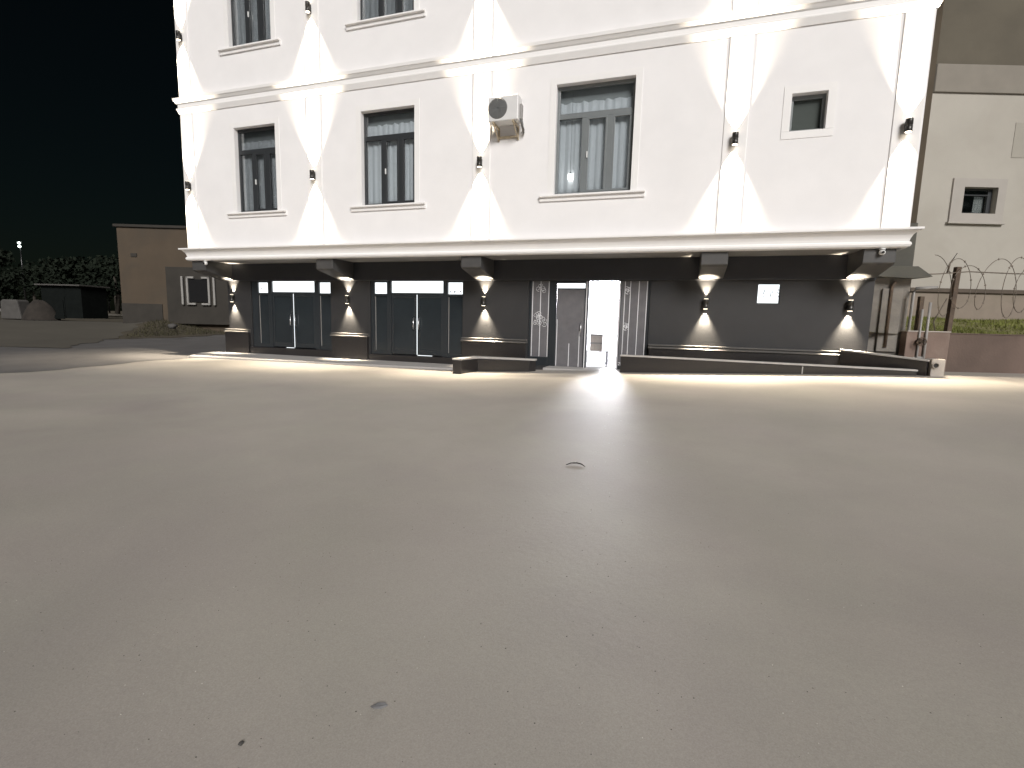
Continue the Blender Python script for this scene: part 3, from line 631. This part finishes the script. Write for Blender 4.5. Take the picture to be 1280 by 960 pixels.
q = MB(); q.box(4.34, 4.72, 13.19, 13.2485, 0.8, 2.2); q.build('panel', M['annex'], AX, 0.01, I)
t = empty('gas_pipe', 'grey gas pipes with a valve wheel standing at the annex wall', 'pipe', (5.0, 13.0, 0.2))
q = MB()
q.tube([(-0.12, 0.1, 0), (-0.12, 0.1, 1.9), (-0.08, 0.1, 2.0), (0.3, 0.1, 2.02)], 0.03); q.tube([(0.08, 0.08, 0), (0.08, 0.08, 1.55)], 0.022); q.tube([(0.22, 0.12, 0.1), (0.22, 0.12, 1.7)], 0.028); q.tube([(-0.12, 0.1, 0.5), (0.22, 0.12, 0.5)], 0.022); q.build('pipe_run', M['pipe_grey'], t)
q = MB(); q.lathe([(0.05, -0.07), (0.06, -0.03), (0.06, 0.03), (0.05, 0.07)], (0.08, 0.05, 0.85), 'y', 14); q.build('valve_body', M['rust'], t)
q = MB(); q.tube([(0.08+0.085*math.cos(a*math.pi/10), -0.06, 0.85+0.085*math.sin(a*math.pi/10)) for a in range(21)], 0.012, 6)
for a in range(4): q.tube([(0.08, -0.06, 0.85), (0.08+0.085*math.cos(a*math.pi/2), -0.06, 0.85+0.085*math.sin(a*math.pi/2))], 0.008, 5)
q.tube([(0.08, -0.06, 0.85), (0.08, 0.0, 0.85)], 0.012, 6); q.build('valve_wheel', M['rust'], t)

# neighbour on the right: parallel to the picture, depth 15 m
ND = 15.0
def na(px, d=ND): return (px-640)/FOC*d
NB = empty('neighbour_house', 'tan plastered house with umber upper storey and one small window', 'house', cw(na(1200), ND, 0), YAW)
nx0 = na(1123)-na(1200); nx1 = 9.0
def hz(z): return z
wz0, wz1, wxa, wxb = 4.72, 5.45, na(1174)-na(1200), na(1214)-na(1200)
q = MB()
def wall_local(q, x0, x1, z0, z1, holes, depth):
    wall_holes(q, x0, x1, z0, z1, holes, 0, depth)
wall_local(q, nx0, nx1, 2.55, 8.0, [(wxa, wxb, wz0, wz1)], 0.2); q.build('wall', M['tan_wall'], NB)
q = MB(); q.quad((nx0, 0.002, 1.0), (nx0, 9, 1.0), (nx0, 9, 13), (nx0, 0.002, 13)); q.build('return_wall', M['return_dark'], NB)
q = MB(); q.box(nx0+0.002, nx1, -0.06, 0.3, 8.002, 8.75); q.build('band', M['tan_band'], NB, 0.02)
q = MB(); q.box(nx0+0.002, nx1, 0.15, 9, 8.752, 13.2); q.build('upper_wall', M['upper_grey'], NB)
q = MB(); q.box(nx0+0.001, nx1, -0.10, 0.3, 2.43, 2.548); q.build('ledge', M['umber_ledge'], NB, 0.01)
q = MB(); q.box(nx0+0.002, nx1, -0.03, 0.3, 0.4, 2.428); q.build('plinth', M['pink_wall'], NB)
q = MB(); q.box(nx0+0.01, nx1, 0.6, 0.7, 2.56, 7.99); q.build('inner_wall', M['interior'], NB)
q = MB(); sw = 0.34
q.prism([(wxa-sw, 0), (wxa-0.003, 0), (wxa-0.003, 1)], 1, 0, 0.001) if False else None
q.box(wxa-sw, wxa-0.003, -0.05, 0.02, wz0-0.25, wz1+0.24); q.box(wxb+0.003, wxb+sw-0.1, -0.05, 0.02, wz0-0.25, wz1+0.24); q.box(wxa-0.003, wxb+0.003, -0.05, 0.02, wz1+0.003, wz1+0.24); q.box(wxa-0.003, wxb+0.003, -0.05, 0.02, wz0-0.25, wz0-0.003)
so = q.build('window', M['tan_trim'], NB)
q = MB(); q.box(wxa-sw-0.05, wxb+sw-0.05, -0.10, 0.01, wz0-0.31, wz0-0.252); q.build('sill', M['tan_trim'], so, 0.01)
q = MB(); t_ = 0.05
q.box(wxa, wxb, 0.12, 0.17, wz0, wz0+t_); q.box(wxa, wxb, 0.12, 0.17, wz1-t_, wz1); q.box(wxa, wxa+t_, 0.12, 0.17, wz0+t_, wz1-t_); q.box(wxb-t_-0.08, wxb, 0.12, 0.17, wz0+t_, wz1-t_); q.box(wxa+t_, wxb-0.13, 0.12, 0.16, wz1-0.20, wz1-0.165)
q.build('frame', M['frame_dark'], so, 0.006)
q = MB(); q.box(wxa+t_, wxb-0.13, 0.14, 0.146, wz0+t_, wz1-t_); q.build('pane', M['pane_dim'], so)
q = MB(); vs = []
for j in range(5):
    for k in range(19): vs.append((wxb-0.42+0.3*k/18, 0.24+0.02*math.sin(k*1.2), wz1-0.2+(wz0-wz1+0.2)*j/4))
q.add(vs, [(j*19+k, j*19+k+1, (j+1)*19+k+1, (j+1)*19+k) for j in range(4) for k in range(18)], True)
o = q.build('curtain', M['curtain'], fix=False); o.location = NB.location; o.rotation_euler = (0, 0, YAW)
tag(o, 'white curtain drawn to the right behind the small window of the tan house', 'curtain')
q = MB(); q.box(na(1225)-na(1200), na(1280)-na(1200), -0.012, 0.005, 6.3, 7.25); q.build('patch', M['tan_patch'], NB)

# raised grassy yard behind the boundary wall
def yard_z(a, d): return 1.22 + 0.4*sstep(11.0, 14.8, d) + 0.03*math.sin(a*2.1+d)
q = MB(); na_, nd_ = 30, 16; vs = []
for j in range(nd_+1):
    for i in range(na_+1):
        a, d = 7.9+14*i/na_, 11.05+3.95*j/nd_; vs.append(cw(a, d, yard_z(a, d)))
q.add(vs, [(j*(na_+1)+i, j*(na_+1)+i+1, (j+1)*(na_+1)+i+1, (j+1)*(na_+1)+i) for j in range(nd_) for i in range(na_)], True)
tag(q.build('yard_ground', M['yard'], fix=False), kind='structure')
rnd = random.Random(4); q = MB()
for k in range(7000):
    a, d = rnd.uniform(9.6, 16), rnd.uniform(11.1, 14.9); z = yard_z(a, d); h = rnd.uniform(0.04, 0.09)*(0.6+0.7*math.sin(a*1.7+d*0.9)**2); an = rnd.uniform(0, 6.28); w = 0.012
    b = cw(a, d, z); dx, dy = math.cos(an)*w, math.sin(an)*w; lx, ly = rnd.gauss(0, 0.03), rnd.gauss(0, 0.03)
    q.add([(b.x-dx, b.y-dy, z-0.01), (b.x+dx, b.y+dy, z-0.01), (b.x+lx, b.y+ly, z+h)], [(0, 1, 2)])
tag(q.build('grass', M['green'], fix=False), 'bright green grass growing on the raised yard', 'grass', kind='stuff')

# boundary wall, posts and razor wire
BD = 10.9
ba0, ba1, bax = na(1138, BD), na(1182, BD), na(1128, BD)
t = empty('boundary_wall', 'low stained red-brown boundary wall below the razor wire', 'wall', cw(9.5, BD, 0.3), YAW)
q = MB(); q.box(ba1-9.5, 9, 0, 0.16, -0.4, 0.93); q.build('wall', M['bound'], t, 0.01)
q = MB(); q.box(bax-9.5, ba1-9.503, -0.012, 0.16, -0.4, 0.96); tag(q.build('pale_section', M['bound_light'], t, 0.01), 'pinkish stained end section')
q = MB(); q.box(bax-9.5, ba1-9.503, -0.03, 0.18, 0.9605, 0.985); q.build('cap', M['pale_end'], t, 0.006)
q = MB(); q.box(ba1-9.5, 9, -0.015, 0.175, 0.9305, 0.955); q.build('cap', M['bound'], t, 0.006)
F = empty('wire_fence', 'rusty posts strung with coiled razor wire above the boundary wall', 'fence', cw(9.5, BD+0.08, 1.25), YAW)
def post(px, h, lean, r):
    q = MB(); x = na(px, BD)-9.5
    q.prism([(x-r, 0.0), (x+r, 0.0), (x+r+lean, h), (x-r+lean, h)], 1, -r, r); q.build('post', M['rust'], F, 0.008)
post(1182, 1.43, 0.035, 0.05); post(1144, 0.78, 0.0, 0.045); post(1310, 1.5, 0.03, 0.05)
q = MB(); q.tube([(na(1136, BD)-9.5, 0, 1.25), (na(1160, BD)-9.5, -0.02, 1.27), (na(1196, BD)-9.5, -0.05, 1.33), (na(1250, BD)-9.5, -0.05, 1.31), (na(1400, BD)-9.5, -0.05, 1.30)], 0.013, 6); q.build('top_wire', M['wire'], F)
q = MB(); pts = []
for k in range(34*11+1):
    u = k/34; a = 2*math.pi*u; x = na(1140, BD)-9.5+u*0.46+0.12*math.sin(u*2.3); r = 0.44+0.09*math.sin(u*1.9+1)
    pts.append((x+0.45*math.sin(a)*0.9+0.2, -0.06+0.16*math.sin(a), 1.02+r*math.cos(a)*1.25))
q.tube(pts, 0.0065, 5)
for k in range(6, len(pts)-1, 5):
    p = Vector(pts[k]); e = Vector(pts[k+1])-p; e.normalize(); s = e.cross(Vector((0, 1, 0))).normalized()
    q.add([p-e*0.03, p+s*0.03, p+e*0.03, p-s*0.03], [(0, 1, 2, 3)])
q.build('razor_coil', M['wire'], F)
q = MB(); rnd = random.Random(2)
q.tube([(na(1168, BD)-9.5, 0.02, 0.02), (na(1163, BD)-9.5, 0.0, 0.25), (na(1170, BD)-9.5, 0, 0.5), (na(1176, BD)-9.5, 0, 0.75)], 0.012, 5)
q.tube([(na(1172, BD)-9.5, 0.0, 1.3), (na(1174, BD)-9.5, 0.0, 1.5), (na(1181, BD)-9.5, 0, 1.72)], [0.02, 0.018, 0.008], 5); q.build('loose_wire', M['wire'], F)

# ------------------------------------------------------------------ left background
LD = 30.0
t = empty('brown_house', 'dim brown flat-roofed house with a white-barred window', 'house', cw(na(155, LD), LD, 1.2), YAW+R(2))
q = MB(); q.box(0, 9, 0, 8, -1.2, 5.0); q.build('wall', M['brown_wall'], t, 0.02)
q = MB(); q.box(-0.12, 9.1, -0.12, 8, 5.003, 5.16); q.build('roof', M['brown_dark'], t, 0.02)
q = MB(); q.box(0.02, 2.4, -0.06, -0.002, -1.0, 0.55); q.build('plinth', M['brown_dark'], t, 0.01)
q = MB(); q.box(2.9, 8.8, -0.35, -0.003, -0.6, 2.75); po = q.build('porch', M['brown_dark'], t, 0.02)
q = MB(); wx = 4.15
q.box(wx, wx+1.35, -0.42, -0.352, 0.72, 2.05); wo = q.build('window', M['black'], t)
q = MB(); s = 0.11
for x0, x1, z0, z1 in ((wx-0.3, wx-0.3+s, 0.55, 2.2), (wx+1.55, wx+1.55+s, 0.55, 2.2), (wx, wx+s, 0.6, 2.2), (wx+1.25, wx+1.25+s, 0.6, 2.2), (wx, wx+0.45, 2.2-s, 2.2), (wx+0.9, wx+1.36, 2.2-s, 2.2), (wx, wx+0.5, 0.55, 0.55+s), (wx+0.85, wx+1.36, 0.55, 0.55+s)):
    bq = MB(); bq.box(x0, x1, -0.52, -0.425, z0, z1); bq.build('window_bar', M['grey_white'], wo, 0.01)
q = MB(); q.box(0.75, 1.1, -0.05, -0.002, 3.3, 3.5); q.build('vent', M['brown_dark'], t)

def blades(name, n, fn, m, hmin, hmax, w, label, cat, seed):
    rnd = random.Random(seed); q = MB()
    for k in range(n):
        x, y, z = fn(rnd); h = rnd.uniform(hmin, hmax); an = rnd.uniform(0, 6.28); dx, dy = math.cos(an)*w, math.sin(an)*w
        q.add([(x-dx, y-dy, z-0.02), (x+dx, y+dy, z-0.02), (x+rnd.gauss(0, h*0.4), y+rnd.gauss(0, h*0.4), z+h)], [(0, 1, 2)])
    return tag(q.build(name, m, fix=False), label, cat, kind='stuff')
def vp(rnd):
    while True:
        y = rnd.uniform(13.2, 34); x = -24.8-0.09*max(0, y-12)-abs(rnd.gauss(0, 5))
        a, d = x*math.cos(YAW)+y*math.sin(YAW), -x*math.sin(YAW)+y*math.cos(YAW)
        if a > -15.4-0.52*(d-17)+0.4*rnd.random(): return x, y, zg(x, y)+0.012
blades('verge_grass', 9000, vp, M['dry'], 0.05, 0.22, 0.02, 'dry dark grass on the bank beyond the road', 'grass', 9)
t = empty('stone', 'pale stone lying on the grassy bank in front of the brown house', 'stone', cw(na(216, 24), 24, 0.62))
def rock(mb, r, seed, sq=0.7):
    rnd = random.Random(seed); bm = bmesh.new(); bmesh.ops.create_icosphere(bm, subdivisions=2, radius=r)
    for v in bm.verts: v.co *= 1+rnd.uniform(-0.16, 0.16); v.co.z *= sq
    bm.verts.ensure_lookup_table(); mb.add([v.co[:] for v in bm.verts], [tuple(v.index for v in f.verts) for f in bm.faces], True); bm.free(); return mb
o_ = rock(MB(), 0.2, 3).build('rock', M['block'], t)
# block, mound, shed at the far left
t = empty('concrete_block', 'pale weathered concrete block standing at the far left of the bank', 'block', cw(na(23, 31), 31, 0.62), YAW)
q = MB(); q.prism([(-0.62, 0), (0.68, 0), (0.5, 1.12), (0.35, 1.2), (-0.42, 1.2), (-0.55, 1.1)], 1, -0.4, 0.4); q.build('block', M['block'], t, 0.06)
t = empty('earth_mound', 'low brown heap of earth beside the pale concrete block', 'mound', cw(na(52, 31), 31, 0.6), YAW)
q = MB(); rnd = random.Random(11); vs = []; 
for j in range(9):
    for k in range(24):
        r = j/8; a = 2*math.pi*k/24; vs.append((1.0*r*math.cos(a)*(1+0.1*math.sin(3*a)), 0.8*r*math.sin(a), 1.2*(1-r**2.4)*(1+rnd.uniform(-0.06, 0.06))))
q.add(vs, [(j*24+k, j*24+(k+1) % 24, (j+1)*24+(k+1) % 24, (j+1)*24+k) for j in range(8) for k in range(24)], True); q.build('heap', M['mound'], t, fix=False)
t = empty('sign_board', 'small dark triangular board leaning beside the earth mound', 'board', cw(na(76, 31), 31, 0.7), YAW)
q = MB(); q.prism([(-0.35, 0), (0.35, 0), (0.3, 1.15), (0.2, 1.2)], 1, -0.03, 0.03); q.build('board', M['shed'], t, 0.01)
t = empty('shed', 'dark low shed with a pale roof edge at the far left', 'shed', cw(na(80, 40), 40, 0.6), YAW)
q = MB(); q.box(-1.55, 1.65, 0, 2.5, 0, 2.55); q.build('wall', M['shed'], t)
q = MB(); q.box(-1.75, 1.85, -0.35, 2.7, 2.553, 2.66); q.build('roof', M['block'], t, 0.02)
q = MB(); q.box(-0.5, 0.3, -0.04, -0.002, 0, 1.7); q.build('door', M['shed'], t)
def street_lamp(px, d, z0, h, label, n=1):
    t = empty('street_lamp', label, 'street lamp', cw(na(px, d), d, z0), YAW, 'far street lamps')
    q = MB(); q.tube([(0, 0, 0), (0, 0, h*0.6), (0, 0, h)], [0.09, 0.07, 0.05], 8); q.build('pole', M['black'], t)
    for k in range(n):
        q = MB(); q.lathe([(0.02, 0.16), (0.13, 0.1), (0.16, 0.0), (0.10, -0.1), (0.02, -0.13)], (0.0, -0.1, h-0.42*k)); q.build('lamp_head', M['farlamp'], t)
    return t
street_lamp(36, 62, 1.0, 8.2, 'distant lit street lamp with two glowing heads left of the brown house', 2)
street_lamp(105, 60, 1.0, 3.4, 'tiny distant lamp glowing right of the dark shed'); street_lamp(139, 60, 1.0, 3.4, 'tiny distant lamp glowing beside the left edge of the brown house')

# dark mass of trees in the night behind
rnd = random.Random(21); q = MB(); tr = MB()
for k in range(16):
    d = rnd.uniform(46, 75); a = na(-60+300*k/15, d)+rnd.uniform(-2, 2); h = rnd.uniform(4, 6.5); base = cw(a, d, 1.0)
    tr.tube([base, base+Vector((rnd.uniform(-.3, .3), 0, h*0.35)), base+Vector((rnd.uniform(-.6, .6), 0, h*0.7))], [0.25, 0.18, 0.07], 6)
    lobes = [(base+Vector((rnd.gauss(0, h*0.20), rnd.gauss(0, h*0.2), h*rnd.uniform(0.38, 0.95))), h*rnd.uniform(0.10, 0.2)) for _ in range(14)]
    for c, r in lobes:
        for _ in range(70):
            u = Vector((rnd.gauss(0, 1), rnd.gauss(0, 1), rnd.gauss(0, 1))).normalized()*r*rnd.uniform(0.55, 1.1); p = c+u
            a1 = Vector((rnd.gauss(0, 1), rnd.gauss(0, 1), rnd.gauss(0, 1))).normalized()*0.22; b1 = a1.orthogonal().normalized()*0.13
            q.add([p-a1, p+b1, p+a1, p-b1], [(0, 1, 2, 3)])
o = q.build('trees', M['leaf'], fix=False); tag(o, 'dark mass of trees in the night beyond the road', 'trees', kind='stuff')
o = tr.build('tree_trunks', M['bark']); o.parent = bpy.data.objects['trees']

# ------------------------------------------------------------------ litter and grit on the lot
rnd = random.Random(5)
def grit(name, n, m, lab, r0, r1, fn):
    q = MB()
    for k in range(n):
        x, y = fn(); r = rnd.uniform(r0, r1); z = zg(x, y)
        a = rnd.uniform(0, 6); vs = [(x+r*math.cos(a+i*1.57)*rnd.uniform(.6, 1.2), y+r*math.sin(a+i*1.57)*rnd.uniform(.6, 1.2), z+0.0) for i in range(4)]+[(x, y, z+r*0.8)]
        q.add(vs, [(0, 1, 4), (1, 2, 4), (2, 3, 4), (3, 0, 4)])
    return tag(q.build(name, m), lab, 'grit', kind='stuff')
grit('dark_grit', 520, M['grit_d'], 'dark specks of grit scattered over the concrete lot', 0.0015, 0.004, lambda: (rnd.uniform(-3, 3)-0.3, 0.75+abs(rnd.gauss(0, 1.6))))
grit('pale_grit', 260, M['grit_l'], 'pale specks of grit scattered over the concrete lot', 0.001, 0.003, lambda: (rnd.uniform(-3, 3)-0.3, 0.75+abs(rnd.gauss(0, 1.6))))
grit('pale_crumbs', 45, M['grit_l'], 'pale crumbs scattered in front of the lit doorway', 0.003, 0.009, lambda: (rnd.gauss(-0.55, 0.22), rnd.uniform(2.8, 7.5)))
x, y = -0.80, 4.43
q = MB(); q.tube([(x-0.085, y-0.03, zg(x, y)+0.006), (x-0.05, y+0.03, zg(x, y)+0.012), (x, y+0.045, zg(x, y)+0.014), (x+0.05, y+0.03, zg(x, y)+0.012), (x+0.09, y-0.02, zg(x, y)+0.006)], [0.003, 0.005, 0.006, 0.005, 0.002], 6)
tag(q.build('twig', M['twig']), 'thin dark curved twig lying on the concrete before the doorway', 'twig')
x, y = -0.90, 1.35
q = MB(); vs = [(x-0.028, y-0.010, 0.002), (x-0.012, y-0.014, 0.008), (x+0.012, y-0.006, 0.010), (x+0.026, y+0.014, 0.004), (x+0.014, y+0.018, 0.007), (x-0.008, y+0.006, 0.009)]
vs = [(a, b, c+zg(x, y)) for a, b, c in vs]+[(a, b, zg(x, y)-0.002) for a, b, c in vs]
q.add(vs, [tuple(range(6)), tuple(range(11, 5, -1))]+[(i, (i+1) % 6, 6+(i+1) % 6, 6+i) for i in range(6)]); tag(q.build('dead_leaf', M['deadleaf']), 'small dark grey leaf scrap on the foreground concrete', 'leaf')
t = empty('pebble', 'small brown pebble at the bottom of the foreground concrete', 'pebble', (-1.22, 1.07, zg(-1.22, 1.07)+0.005)); rock(MB(), 0.008, 8).build('pebble_stone', M['block'], t)
